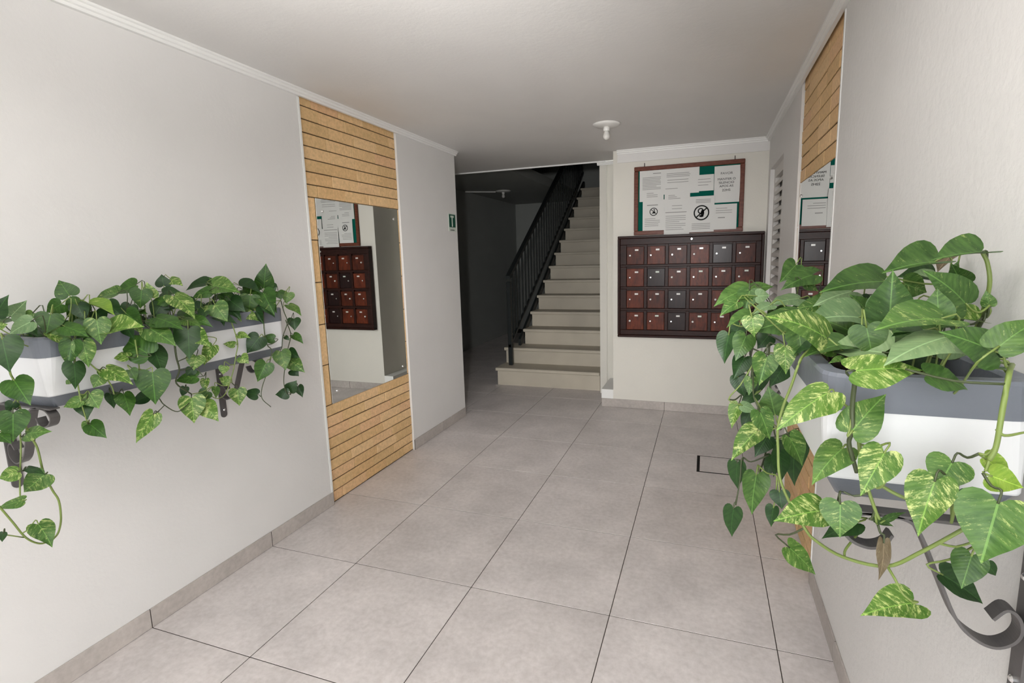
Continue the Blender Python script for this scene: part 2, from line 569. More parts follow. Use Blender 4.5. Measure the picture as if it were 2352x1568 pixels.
struct(link('ceiling_passage', *box(-3.5, -2.2, SLAB, 9.5, 2.42, 2.55), M_DARKW), 'dark ceiling of the side passage', 'ceiling')
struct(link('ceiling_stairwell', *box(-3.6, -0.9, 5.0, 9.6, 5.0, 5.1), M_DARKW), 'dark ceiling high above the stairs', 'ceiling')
struct(link('trim_6', *extrude_profile([(0, 0), (0.012, 0), (0.012, 0.05), (0, 0.05)], (-3.5, SLAB, HC - 0.012), (-0.93, SLAB, HC - 0.012), (0, 1, 0)), M_TRIM),
       'pale edge strip along the ceiling over the stairs', 'trim')
# plinth under the recess at the wall end
struct(link('trim_7', *join(box(-0.90, XW0, YB + 0.006, 5.1, -0.009, 0.165)), M_TRIM), 'low white plinth at the foot of the mailbox wall end', 'plinth')
# outside paving in front of the open street end
struct(link('ground', *box(-12, 12, -14, Y0 - 0.05, -0.25, -0.02), M_GROUND), 'grey paving outside the entrance', 'paving')

# crown moulding: two steps
CPROF = [(0, 0), (0.016, 0), (0.018, 0.010), (0.026, 0.013), (0.028, 0.023), (0.036, 0.026), (0.036, 0.034), (0, 0.034)]
CZ = HC - 0.034
def crown(n, p0, p1, out, label):
    return struct(link('trim_%d' % n, *extrude_profile(CPROF, p0, p1, out), M_TRIM), label, 'crown moulding')
crown(3, (WF, Y0, CZ), (WF, YL_END + 0.01, CZ), (1, 0, 0), 'white stepped crown moulding above the left wall')
crown(4, (RF, Y0, CZ), (RF, YB, CZ), (-1, 0, 0), 'white stepped crown moulding above the right wall')
crown(5, (-0.755, YB + 0.006, CZ), (RF, YB + 0.006, CZ), (0, -1, 0), 'white stepped crown moulding above the notice board')
struct(link('trim_8', *box(-0.752, RF, YB - 0.004, YB + 0.007, 2.196, CZ), M_CEIL), 'flat plaster band below the moulding above the notice board', 'trim')
struct(link('trim_9', *extrude_profile(CPROF, (-1.02, 5.1, CZ), (XW0, 5.1, CZ), (0, -1, 0)), M_TRIM), 'short white moulding on the stair wall end', 'crown moulding')

# baseboards made of cut floor tile
HB = 0.079
def baseboard(name, label, axis, lo, hi, edges, face, inward):
    base = struct(link(name, *(box(min(face, face + inward * 0.0048), max(face, face + inward * 0.0048), lo, hi, 0, HB - 0.002) if axis == 'y'
                  else box(lo, hi, min(face, face + inward * 0.0048), max(face, face + inward * 0.0048), 0, HB - 0.002)), M_GROUT), label, 'baseboard')
    for a, b_ in floor_spans(edges, lo, hi):
        f0, f1 = sorted((face, face + inward * 0.006))
        if axis == 'y':
            part('baseboard_tile', *cbox(f0, f1, a + g, b_ - g, 0.0006, HB, 0.0012), M_BASE, base)
        else:
            part('baseboard_tile', *cbox(a + g, b_ - g, f0, f1, 0.0006, HB, 0.0012), M_BASE, base)
baseboard('baseboard_left', 'tile baseboard along the left wall under the planter', 'y', Y0, P1, ys, WF, 1)
baseboard('baseboard_left_far', 'tile baseboard between the brick panel and the stairs', 'y', P2, YL_END, ys, WF, 1)
baseboard('baseboard_right', 'tile baseboard along the right wall under the planter', 'y', Y0, P1, ys, RF, -1)
baseboard('baseboard_right_far', 'tile baseboard between the brick panel and the louvred door', 'y', P2, LV1, ys, RF, -1)
baseboard('baseboard_back', 'tile baseboard below the mailboxes', 'x', -0.90, RF - 0.006, xs, YB + 0.006, -1)
baseboard('baseboard_recess', 'short tile baseboard on top of the plinth', 'x', -0.929, -0.795, [], 5.13, -1)

# ------------------------------------------------------------------ brick panels
brick_cache = {}
def brick(parent, face, s, y0, y1, z0, z1, proud):
    """s=+1: the bricks face +X"""
    jj = 0.0028
    key = (s, round(y1 - y0, 3), round(z1 - z0, 3))
    if key not in brick_cache:
        w, h = y1 - y0 - 0.0028, z1 - z0 - 2 * jj
        xa, xb = (-0.012, 0) if s > 0 else (0, 0.012)
        o = part('brick', *cbox(xa, xb, -w / 2, w / 2, -h / 2, h / 2, 0.0015), M_BRICK, parent)
        brick_cache[key] = o.data
    else:
        o = bpy.data.objects.new('brick', brick_cache[key])
        COL.objects.link(o)
        o.parent = parent
    o.location = (face + s * proud, (y0 + y1) / 2, (z0 + z1) / 2)
def brick_panel(parent, face, s, seed, number):
    rnd = random.Random(seed)
    f = face - s * REC
    part('joint_bed', *box(min(f - s * 0.007, f - s * 0.003), max(f - s * 0.007, f - s * 0.003), P1, P2, -0.005, CZ + 0.01), M_JOINT, parent)
    def rows(za, zb, n):
        for r_ in range(n):
            z0, z1 = za + (zb - za) * r_ / n, za + (zb - za) * (r_ + 1) / n
            y = P1 + 0.0025
            first = rnd.choice((0.075, 0.10, 0.15, 0.20, 0.225))
            while y < P2 - 0.003:
                w = first if first else rnd.choice((0.222, 0.226, 0.23, 0.218))
                first = 0
                ye = min(y + w, P2 - 0.0025)
                if P2 - ye < 0.03:
                    ye = P2 - 0.0025
                brick(parent, f, s, round(y, 3), round(ye, 3), z0, z1, rnd.choice((0.0, 0.001, 0.002, 0.003)))
                y = ye
    rows(0.004, 0.587, 9)
    rows(1.76, 2.297, 8)
    for (ya, yb) in ((P1 + 0.0025, M1 - 0.002), (M2 + 0.001, P2 - 0.0025)):
        zz = [0.587, 0.8255, 1.06, 1.297, 1.53, 1.76]
        for a, b_ in zip(zz[:-1], zz[1:]):
            brick(parent, f, s, round(ya, 3), round(yb, 3), a, b_, rnd.choice((0.0, 0.001, 0.002)))
    side = 'left' if s > 0 else 'right'
    t = thing('wall_mirror', 'tall frameless mirror set in the brick of the ' + side + ' wall, reflecting ' +
              ('half of the mailboxes' if s > 0 else 'the notice board edge'), 'mirror', (f, (M1 + M2) / 2, MZ1))
    a, b_ = sorted((f - s * 0.0025, f + s * 0.0035))
    part('mirror_glass', *cbox(a, b_, M1, M2, MZ1 + 0.002, MZ2 - 0.002, 0.0008), M_MIRROR, t)
    for y, z in ((M1 + 0.05, MZ1 + 0.07), (M2 - 0.05, MZ1 + 0.07), (M1 + 0.05, MZ2 - 0.07), (M2 - 0.05, MZ2 - 0.07)):
        V, F = lathe(0, 0, [(0.0075, 0.0), (0.0075, -0.003), (0.005, -0.0055)], 10)
        V = [(f + s * (0.0035 - v[2]), y + v[0], z + v[1]) for v in V]
        part('mirror_screw', V, F, M_CHROME, t)
brick_panel(wall_left, WF, 1, 3, 1)
brick_panel(wall_right, RF, -1, 11, 2)

# ------------------------------------------------------------------ louvred door in the right wall
door = struct(link('door_1', *join(
    box(RF + 0.03, RF + 0.065, LV1, LV1 + 0.06, 0.0, LVZ), box(RF + 0.03, RF + 0.065, LV2 - 0.06, LV2, 0.0, LVZ),
    box(RF + 0.03, RF + 0.065, LV1 + 0.06, LV2 - 0.06, LVZ - 0.07, LVZ), box(RF + 0.03, RF + 0.065, LV1 + 0.06, LV2 - 0.06, 0.0, 0.09),
    box(RF + 0.075, RF + 0.085, LV1, LV2, 0.0, LVZ)), M_LOUV), 'pale louvred service door in the right wall near the mailboxes', 'door')
nsl = 28
for i in range(nsl):
    z = 0.10 + (LVZ - 0.18) * (i + 0.5) / nsl
    h, t_ = 0.036, 0.014
    V, F = box(RF + 0.03, RF + 0.06, LV1 + 0.06, LV2 - 0.06, z - t_, z + t_)
    V = [(x, y, zz + (0.012 if x > RF + 0.045 else -0.012)) for x, y, zz in V]
    part('slat', V, F, M_LOUV, door)

# ------------------------------------------------------------------ staircase
t = thing('staircase', 'terrazzo staircase climbing into the dark behind the mailbox wall', 'staircase', (-1.59, 5.15, 0))
RISE, RUN, SX0, SX1, YS = 0.181, 0.28, -2.06, -1.022, 5.17
NST = 14
for k in range(NST):
    xa = -2.20 if k < 2 else SX0
    y0 = YS + RUN * k
    z1 = RISE * (k + 1) + 0.015
    zb = 0.0 if k < 2 else z1 - 0.42
    st = part('step', *box(xa + 0.02, SX1, y0 + 0.02, y0 + RUN + 0.06, max(0.0, z1 - RISE - 0.05 if k > 1 else 0.0), z1 - 0.035), M_STEP, t)
    part('tread', *cbox(xa, SX1, y0, y0 + RUN + 0.045, z1 - 0.035, z1, 0.006), M_STEP, st)
slope = RISE / RUN
V, F = extrude_profile([(0, 0), (0.09, 0), (0.09, 0.03), (0, 0.03)], (SX0 - 0.02, YS + RUN * 1.6, RISE * 2), (SX0 - 0.02, YS + RUN * NST, RISE * (NST + 0.4)), (0, 0, 1), (1, 0, 0))
part('stringer', V, F, M_RAIL, t)
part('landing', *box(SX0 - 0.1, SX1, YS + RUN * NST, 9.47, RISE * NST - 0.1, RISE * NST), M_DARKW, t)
rail = thing('stair_railing', 'dark iron stair railing with thin vertical balusters', 'railing', (SX0 + 0.02, YS + 0.3, RISE + 0.015))
RH = 0.86
yn = YS + 0.16
part('newel_post', *cbox(SX0 - 0.04, SX0 + 0.005, yn, yn + 0.045, RISE + 0.015, RISE + 0.10 + RH, 0.004), M_RAIL, rail)
def zr(y):
    return RISE + 0.02 + (y - YS) * slope
part('handrail', *extrude_profile([(-0.025, 0), (0.025, 0), (0.025, 0.045), (-0.025, 0.045)], (SX0 - 0.018, yn, zr(yn) + RH), (SX0 - 0.018, YS + RUN * NST, zr(YS + RUN * NST) + RH), (1, 0, 0)), M_RAIL, rail)
part('bottom_rail', *extrude_profile([(-0.014, 0), (0.014, 0), (0.014, 0.03), (-0.014, 0.03)], (SX0 - 0.018, yn, zr(yn) + 0.10), (SX0 - 0.018, YS + RUN * NST, zr(YS + RUN * NST) + 0.10), (1, 0, 0)), M_RAIL, rail)
y = yn + 0.14
bal = None
while y < YS + RUN * NST - 0.05:
    if bal is None:
        bal = part('baluster', *box(SX0 - 0.026, SX0 - 0.010, yn + 0.132, yn + 0.148, zr(yn + 0.14) + 0.11, zr(yn + 0.14) + RH + 0.01), M_RAIL, rail)
    else:
        o = bpy.data.objects.new('baluster', bal.data)
        COL.objects.link(o)
        o.parent = rail
        o.location = (0, y - (yn + 0.14), zr(y) - zr(yn + 0.14))
    y += 0.115

# ------------------------------------------------------------------ ceiling lamps
def ceiling_lamp(x, y, z, r_, label, bulb=True):
    t = thing('ceiling_lamp', label, 'lamp', (x, y, z))
    part('base_plate', *lathe(x, y, [(r_, z - 0.001), (r_, z - 0.006), (r_ * 0.85, z - 0.016), (r_ * 0.4, z - 0.022)], 28), M_WHITE, t, True)
    part('socket', *lathe(x, y, [(0.022, z - 0.020), (0.021, z - 0.046), (0.017, z - 0.05)], 18), M_WHITE, t, True)
    if bulb:
        part('bulb', *lathe(x, y, [(0.014, z - 0.048), (0.017, z - 0.058), (0.022, z - 0.072), (0.024, z - 0.084), (0.020, z - 0.098), (0.010, z - 0.106), (0.002, z - 0.108)], 18), M_BULB, t, True)
    return t
ceiling_lamp(-0.672, 3.678, HC, 0.093, 'round white ceiling lamp base with a bare unlit bulb')
t = ceiling_lamp(-2.95, 7.49, 2.42, 0.115, 'dim round ceiling lamp in the dark passage', True)
part('conduit', *tube([(-3.06, 7.45, 2.405), (-3.45, 7.20, 2.405)], 0.010, 0.010, 6, 1), M_WHITE, t)

# ------------------------------------------------------------------ safety sign on the left wall
t = thing('safety_sign', 'small green safety sign with white symbol at the end of the left wall', 'sign', (WF, 3.955, 1.64))
part('plate', *cbox(WF, WF + 0.003, 3.892, 4.022, 1.638, 1.785, 0.0008), M_SIGNW, t)
part('green_field', *box(WF + 0.003, WF + 0.0034, 3.902, 4.012, 1.672, 1.778), M_SIGNG, t)
part('symbol', *join(box(WF + 0.0034, WF + 0.0037, 3.946, 3.964, 1.678, 1.752), box(WF + 0.0034, WF + 0.0037, 3.925, 3.985, 1.752, 1.768)), M_SIGNW, t)
part('caption_bar', *box(WF + 0.003, WF + 0.0033, 3.915, 3.99, 1.646, 1.653), M_INKG, t)

# ------------------------------------------------------------------ mailboxes
YW = YB + 0.006
t = thing('mailbox_cabinet', 'dark varnished wooden cabinet of 24 numbered mailboxes on the back wall', 'mailboxes', (-0.15, YW, 0.675))
X0, X1, Z0, Z1 = -0.741, 0.441, 0.675, 1.567
YF = YW - 0.05
part('cabinet_back', *box(X0 + 0.004, X1 - 0.004, YW - 0.03, YW, Z0 + 0.004, Z1 - 0.004), M_MFRAME, t)
for (a, b_, c, d) in ((X0, X1, Z1 - 0.022, Z1), (X0, X1, Z0, Z0 + 0.022), (X0, X0 + 0.022, Z0 + 0.022, Z1 - 0.022), (X1 - 0.022, X1, Z0 + 0.022, Z1 - 0.022)):
    part('outer_frame', *cbox(a, b_, YF - 0.012, YW, c, d, 0.004), M_MFRAME, t)
cxs = [-0.588 + 0.1785 * i for i in range(6)]
czs = [1.398 - 0.192 * j for j in range(4)]
DW, DH = 0.152, 0.160
# face rails between the doors
zz = [Z1 - 0.022] + [z for c in czs for z in (c + DH / 2 + 0.012, c - DH / 2)] + [Z0 + 0.022]
for i in range(0, len(zz), 2):
    part('rail', *cbox(X0 + 0.022, X1 - 0.022, YF, YW - 0.03, zz[i + 1], zz[i], 0.003), M_MFRAME, t)
xx = [X0 + 0.022] + [x for c in cxs for x in (c - DW / 2, c + DW / 2)] + [X1 - 0.022]
for j in range(4):
    for i in range(0, len(xx), 2):
        part('stile', *cbox(xx[i], xx[i + 1], YF, YW - 0.03, czs[j] - DH / 2, czs[j] + DH / 2 + 0.012, 0.002), M_MFRAME, t)
dark_doors = {(4, 0), (1, 1), (2, 2), (2, 3)}
for j in range(4):
    for i in range(6):
        x, z = cxs[i], czs[j]
        d = part('door', *cbox(x - DW / 2 + 0.002, x + DW / 2 - 0.002, YF + 0.004, YF + 0.018, z - DH / 2 + 0.002, z + DH / 2 - 0.003, 0.003),
                 M_MDARK if (i, j) in dark_doors else M_MDOOR, t)
        V, F = lathe(0, 0, [(0.0085, 0), (0.0085, -0.010), (0.006, -0.013)], 12)
        part('lock', [(x - 0.045 + v[0], YF + 0.004 + v[2], z + v[1]) for v in V], F, M_CHROME if (i + j) % 3 else M_WHITE, d)
        part('number_plate', *box(x - 0.004, x + 0.026, YF + 0.0025, YF + 0.004, z + 0.040, z + 0.054), M_SIGNW if (i * j) % 2 else M_BULB, d)
V, F = lathe(0, 0, [(0.011, 0), (0.011, -0.012), (0.007, -0.016)], 14)
part('lock', [(-0.12 + v[0], YF + v[2], 1.525 + v[1]) for v in V], F, M_CHROME, t)

# ------------------------------------------------------------------ notice board and its papers
BX0, BX1, BZ0, BZ1 = -0.606, 0.277, 1.572, 2.148
t = thing('notice_board', 'wooden framed green felt notice board hanging above the mailboxes', 'notice board', (-0.165, YW, BZ0))
YBD = YW - 0.022
part('felt', *box(BX0 + 0.02, BX1 - 0.02, YW - 0.012, YW - 0.004, BZ0 + 0.02, BZ1 - 0.02), M_FELT, t)
for (a, b_, c, d) in ((BX0, BX1, BZ1 - 0.036, BZ1), (BX0, BX1, BZ0, BZ0 + 0.036), (BX0, BX0 + 0.036, BZ0 + 0.036, BZ1 - 0.036), (BX1 - 0.036, BX1, BZ0 + 0.036, BZ1 - 0.036)):
    part('frame_bar', *cbox(a, b_, YBD, YW - 0.002, c, d, 0.004), M_FRAME, t)
for x in (-0.52, 0.20):
    part('hanger', *tube([(x, YW - 0.006, BZ1 - 0.004), (x, YW - 0.008, BZ1 + 0.03)], 0.003, 0.003, 6, 1), M_MFRAME, t)

def text_mesh(txt, size):
    cu = bpy.data.curves.new('lettering', 'FONT')
    cu.body = txt
    cu.size = size
    cu.align_x = 'CENTER'
    o = bpy.data.objects.new('lettering_tmp', cu)
    COL.objects.link(o)
    dg = bpy.context.evaluated_depsgraph_get()
    me = o.evaluated_get(dg).to_mesh()
    V = [tuple(v.co) for v in me.vertices]
    F = [tuple(p.vertices) for p in me.polygons]
    bpy.data.objects.remove(o)
    bpy.data.curves.remove(cu)
    return V, F
def paper(label, x0, x1, z0, z1, layer, lines=(), head=None, tilt=0.0):
    yp = YW - 0.0125 - 0.0012 * layer
    if z0 < BZ0 + 0.03:        # hangs over the bottom bar of the frame
        yp = YBD - 0.002 - 0.001 * layer
    t = thing('notice_sheet', label, 'paper', ((x0 + x1) / 2, yp, z0), 'papers pinned to the notice board')
    n = 6
    V, F = [], []
    for i in range(n + 1):
        for j in range(2):
            u = i / n
            V.append((x0 + (x1 - x0) * j, yp - 0.004 * math.sin(u * math.pi) * (0.5 + 0.5 * j) - 0.0, z0 + (z1 - z0) * u))
    for i in range(n):
        F.append((i * 2, i * 2 + 1, i * 2 + 3, i * 2 + 2))
    # thin solid sheet
    m_ = len(V)
    V += [(a, b_ + 0.0006, c) for a, b_, c in V]
    F += [tuple(k + m_ for k in f[::-1]) for f in F]
    part('sheet', V, F, M_PAPER, t)
    def yat(z):
        return yp - 0.004 * math.sin((z - z0) / (z1 - z0) * math.pi) - 0.0006
    shapes = []
    for (a, b_, zc, hgt) in lines:
        shapes.append(box(x0 + (x1 - x0) * a, x0 + (x1 - x0) * b_, yat(zc) - 0.0004, yat(zc), zc - hgt / 2, zc + hgt / 2))
    if shapes:
        part('print_lines', *join(*shapes), M_INKL, t)
    return t, yat
def para(z0, z1, n, a=0.12, b_=0.88, h=0.004, seed=1):
    rnd = random.Random(seed)
    out = []
    for i in range(n):
        z = z1 + (z0 - z1) * (i + 0.5) / n
        out.append((a, b_ - (rnd.random() * 0.3 if rnd.random() < 0.35 else 0.0), z, h))
    return out
paper('typed letter at the top corner of the notice board', -0.559, -0.357, 1.855, 2.112, 1,
      para(1.95, 2.06, 9, seed=2) + para(1.885, 1.93, 3, 0.3, 0.75, seed=3) + [(0.55, 0.88, 2.085, 0.006)])
paper('wide notice with faint lines at the top of the board', -0.357, -0.072, 1.905, 2.112, 2,
      para(2.04, 2.08, 3, 0.08, 0.75, seed=4) + para(1.99, 2.03, 2, 0.1, 0.7, seed=5) + para(1.94, 1.96, 1, 0.05, 0.4, seed=6))
paper('small slip between the two green gaps on the board', -0.095, 0.043, 1.915, 2.045, 3, para(1.95, 2.02, 3, 0.1, 0.85, seed=7))
paper('faintly printed sheet in the middle of the notice board', -0.349, -0.142, 1.73, 1.93, 3, para(1.86, 1.90, 3, 0.15, 0.7, seed=8) + para(1.77, 1.82, 2, 0.3, 0.7, seed=9))
paper('typed sheet overhanging the bottom of the notice board frame', -0.350, -0.142, 1.548, 1.768, 5,
      [(0.05, 0.88, 1.752, 0.006)] + para(1.60, 1.73, 8, 0.06, 0.85, seed=10))
s6, y6 = paper('sheet with a large barred circle symbol', -0.143, 0.052, 1.580, 1.872, 6, para(1.815, 1.85, 3, 0.25, 0.85, seed=11) + para(1.60, 1.655, 4, 0.1, 0.85, seed=12))
s7, y7 = paper('sheet with a small barred circle symbol', -0.531, -0.349, 1.607, 1.865, 4, para(1.64, 1.715, 5, 0.1, 0.8, seed=13) + [(0.2, 0.7, 1.822, 0.007)])
s8, y8 = paper('sheet with five centred lines of capital letters', 0.046, 0.243, 1.812, 2.103, 4)
paper('nearly blank sheet at the bottom corner of the board', 0.046, 0.226, 1.594, 1.798, 3, [(0.2, 0.5, 1.69, 0.007)] + para(1.72, 1.775, 3, 0.1, 0.8, seed=14))
def ring_shape(cx, cz, ro, ri, y, seg=32):
    V, F = [], []
    for r_ in (ri, ro):
        for i in range(seg):
            a = 2 * math.pi * i / seg
            V.append((cx + r_ * math.cos(a), y, cz + r_ * math.sin(a)))
    for i in range(seg):
        k = (i + 1) % seg
        F.append((i, k, seg + k, seg + i))
    return V, F
def bar_shape(cx, cz, ang, half, w, y):
    c, s = math.cos(ang), math.sin(ang)
    V = [(cx + c * a - s * b_, y, cz + s * a + c * b_) for a, b_ in ((-half, -w), (half, -w), (half, w), (-half, w))]
    return V, [(0, 1, 2, 3)]
def blob(cx, cz, rx, rz, y, seg=14):
    V = [(cx + rx * math.cos(2 * math.pi * i / seg), y, cz + rz * math.sin(2 * math.pi * i / seg)) for i in range(seg)]
    return V, [tuple(range(seg))]
yy = y6(1.737) - 0.0012
part('barred_circle', *join(ring_shape(-0.048, 1.737, 0.062, 0.052, yy), bar_shape(-0.048, 1.737, math.radians(42), 0.055, 0.005, yy)), M_INK, s6)
part('head_print', *join(ring_shape(-0.054, 1.752, 0.024, 0.015, yy - 0.0003, 18), blob(-0.040, 1.735, 0.014, 0.026, yy - 0.0003), blob(-0.048, 1.71, 0.018, 0.009, yy - 0.0003)), M_INK, s6)
yy = y7(1.766) - 0.0012
part('barred_circle', *join(ring_shape(-0.438, 1.766, 0.034, 0.028, yy), bar_shape(-0.438, 1.766, math.radians(-42), 0.03, 0.0025, yy)), M_INK, s7)
part('seated_figure_print', *join(blob(-0.433, 1.781, 0.006, 0.006, yy - 0.0003, 10),
     ([(-0.455, yy - 0.0003, 1.752), (-0.420, yy - 0.0003, 1.752), (-0.432, yy - 0.0003, 1.775)], [(0, 1, 2)])), M_INK, s7)
for txt, z, sz, mm in (('FAVOR', 2.035, 0.026, M_INKG), ('MANTER O', 1.990, 0.024, M_INK), ('SILENCIO', 1.962, 0.024, M_INK), ('APOS AS', 1.934, 0.024, M_INK), ('22HS', 1.902, 0.026, M_INK)):
    V, F = text_mesh(txt, sz)
    part('lettering', [(0.140 + v[0] * 1.15, y8(z) - 0.0012, z + v[1]) for v in V], F, mm, s8)

# ------------------------------------------------------------------ planters on scroll brackets
PZ_T, PZ_B, PZ_W, PZ_0 = 1.215, 1.157, 1.043, 1.007
PY0, PY1, PD = 0.885, 1.775, 0.272
def rrect(x0, x1, y0, y1, r_, z, seg=5):
    pts = []
    for (cx, cy, a0) in ((x1 - r_, y1 - r_, 0), (x0 + r_, y1 - r_, 90), (x0 + r_, y0 + r_, 180), (x1 - r_, y0 + r_, 270)):
        for i in range(seg + 1):
            a = math.radians(a0 + 90 * i / seg)
            pts.append((cx + r_ * math.cos(a), cy + r_ * math.sin(a), z))
    return pts
def loft(rings, cap0=False, cap1=False):
    n = len(rings[0])
    V = [p for r_ in rings for p in r_]
    F = []
    for j in range(len(rings) - 1):
        for i in range(n):
            k = (i + 1) % n
            F.append((j * n + i, j * n + k, (j + 1) * n + k, (j + 1) * n + i))
    if cap0:
        F.append(tuple(range(n))[::-1])
    if cap1:
        F.append(tuple(range((len(rings) - 1) * n, len(rings) * n)))
    return V, F
def planter(side):
    s = 1 if side == 'left' else -1
    wall = WF if s > 0 else RF
    def ring(ins, r_, z, e=0.0):
        a, b_ = wall + s * (0.004 + max(0, ins)), wall + s * (PD - ins)
        return rrect(min(a, b_), max(a, b_), PY0 + ins, PY1 - ins, r_, z)
    t = thing('planter_box', 'long white planter box with grey rim on the %s wall' % side, 'planter', (wall + s * PD / 2, (PY0 + PY1) / 2, PZ_0))
    part('base_band', *loft([ring(0.030, 0.012, PZ_0), ring(0.010, 0.012, PZ_W)], True, True), M_PGREY, t)
    part('body', *loft([ring(0.0075, 0.012, PZ_W + 0.0005), ring(0.006, 0.013, PZ_W + 0.004), ring(0.0, 0.034, PZ_B)], True, True), M_PWHITE, t, False)
    part('rim', *loft([ring(-0.001, 0.034, PZ_B + 0.0003), ring(-0.004, 0.042, PZ_T - 0.006), ring(-0.002, 0.042, PZ_T), ring(0.020, 0.035, PZ_T),
                       ring(0.024, 0.033, PZ_T - 0.006), ring(0.026, 0.03, PZ_B + 0.002)]), M_PGREY, t, False)
    part('soil', *loft([ring(0.0262, 0.03, PZ_B + 0.001), ring(0.0255, 0.03, PZ_T - 0.045)], True, True), M_SOIL, t)
    # brackets
    for yb_, nm in ((PY0 - 0.012 if s < 0 else PY0 + 0.022, 'near the street end'), (PY1 - 0.13, 'near the brick panel')):
        bt = thing('scroll_bracket', 'dark iron scroll bracket under the %s wall planter, %s' % (side, nm), 'bracket', (wall, yb_, 0.73))
        def P(d, z):
            return Vector((wall + s * d, yb_, z))
        S = [P(0.176, 0.973), P(0.186, 0.955), P(0.207, 0.948), P(0.232, 0.958), P(0.243, 0.980), P(0.222, 1.000), P(0.185, 1.0035), P(0.155, 0.998), P(0.138, 0.975),
             P(0.112, 0.912), P(0.085, 0.850), P(0.060, 0.825), P(0.036, 0.818), P(0.016, 0.830), P(0.008, 0.850), P(0.014, 0.872), P(0.028, 0.880), P(0.043, 0.862)]
        C = catmull(S, 5)
        hw, th = 0.0125, 0.0022
        V, F = [], []
        for i, p in enumerate(C):
            tv = (C[min(i + 1, len(C) - 1)] - C[max(i - 1, 0)]).normalized()
            nv = Vector((tv.z, 0, -tv.x))
            for a, b_ in ((-hw, -th), (hw, -th), (hw, th), (-hw, th)):
                V.append(tuple(p + Vector((0, a, 0)) + nv * b_))
        for i in range(len(C) - 1):
            for k in range(4):
                q = (k + 1) % 4
                F.append((i * 4 + k, i * 4 + q, i * 4 + 4 + q, i * 4 + 4 + k))
        F += [(0, 1, 2, 3)[::-1], tuple(range(len(V) - 4, len(V)))]
        part('scroll', V, F, M_IRON, bt)
        x0, x1 = sorted((wall, wall + s * 0.005))
        n = 8
        outl = [(yb_ - 0.015, 1.0), (yb_ + 0.015, 1.0)] + [(yb_ + 0.015 * math.cos(math.pi * i / n), 0.745 - 0.015 * math.sin(math.pi * i / n)) for i in range(n + 1)]
        V = [(x0, a, b_) for a, b_ in outl] + [(x1, a, b_) for a, b_ in outl]
        k = len(outl)
        F = [tuple(range(k)), tuple(range(k, 2 * k))[::-1]] + [(i, k + i, k + (i + 1) % k, (i + 1) % k) for i in range(k)]
        part('wall_bar', V, F, M_IRON, bt)
        a, b_ = sorted((wall, wall + s * 0.25))
        part('shelf_bar', *box(a, b_, yb_ - 0.0125, yb_ + 0.0125, 1.0022, 1.0068), M_IRON, bt)
        for zb in (0.765, 0.93):
            V, F = lathe(0, 0, [(0.006, 0), (0.006, -0.003), (0.003, -0.006)], 10)
            part('bolt', [(x1 - v[2] if s > 0 else x0 + v[2], yb_ + v[0], zb + v[1]) for v in V], F, M_CHROME, bt)
    return t
planter('left')
planter('right')

# ------------------------------------------------------------------ pothos
LW = 0.74
# per row: midrib position, outer edge (x, y)
PROF = [(0.0, -0.085, 0.075), (0.03, -0.125, 0.16), (0.07, -0.11, 0.245), (0.13, -0.04, 0.315), (0.21, 0.07, 0.358), (0.31, 0.20, 0.37),
        (0.42, 0.34, 0.345), (0.54, 0.49, 0.29), (0.67, 0.64, 0.21), (0.80, 0.785, 0.115), (0.91, 0.905, 0.045), (1.0, 1.0, 0.0)]
def leaf_mesh(name, fold, droop, curl, wave, twist):
    ss = (-1, -0.66, -0.33, 0, 0.33, 0.66, 1)
    V, F = [], []
    for u, xo, yo in PROF:
        hw = yo / LW
        for s_ in ss:
            a = abs(s_)
            x = u + (xo - u) * a ** 1.25
            z = fold * a ** 1.3 * hw - droop * (x - 0.25) ** 2 * (1 if x > 0.25 else 0.6) - curl * (a * hw) ** 2 * 1.6
            z += wave * math.sin(u * 11 + (2 if s_ > 0 else 0)) * a * a * hw + twist * s_ * u * 0.3 * (1 - u)
            V.append((x, s_ * yo, z))
    n = len(ss)
    for i in range(len(PROF) - 1):
        for k in range(n - 1):
            F.append((i * n + k, (i + 1) * n + k, (i + 1) * n + k + 1, i * n + k + 1))
    me = bpy.data.meshes.new(name)
    me.from_pydata(V, [], F)
    me.polygons.foreach_set('use_smooth', [True] * len(me.polygons))
    me.update()
    return me
SHAPES = []
for fold, droop, curl, wave, twist in ((0.28, 0.24, 0.1, 0.04, 0.0), (0.42, 0.16, 0.0, 0.06, 0.1), (0.16, 0.34, 0.15, 0.05, -0.1),
                                       (0.40, 0.32, 0.2, 0.07, 0.15), (0.48, 0.22, 0.0, 0.04, -0.12), (0.08, 0.22, 0.2, 0.06, 0.08)):
    SHAPES.append((fold, droop, curl, wave, twist))
MESH = {}
def leaf_data(shape, v):
    if (shape, v) not in MESH:
        me = leaf_mesh('leaf', *SHAPES[shape])
        me.materials.append(LEAF[v])
        MESH[(shape, v)] = me
    return MESH[(shape, v)]

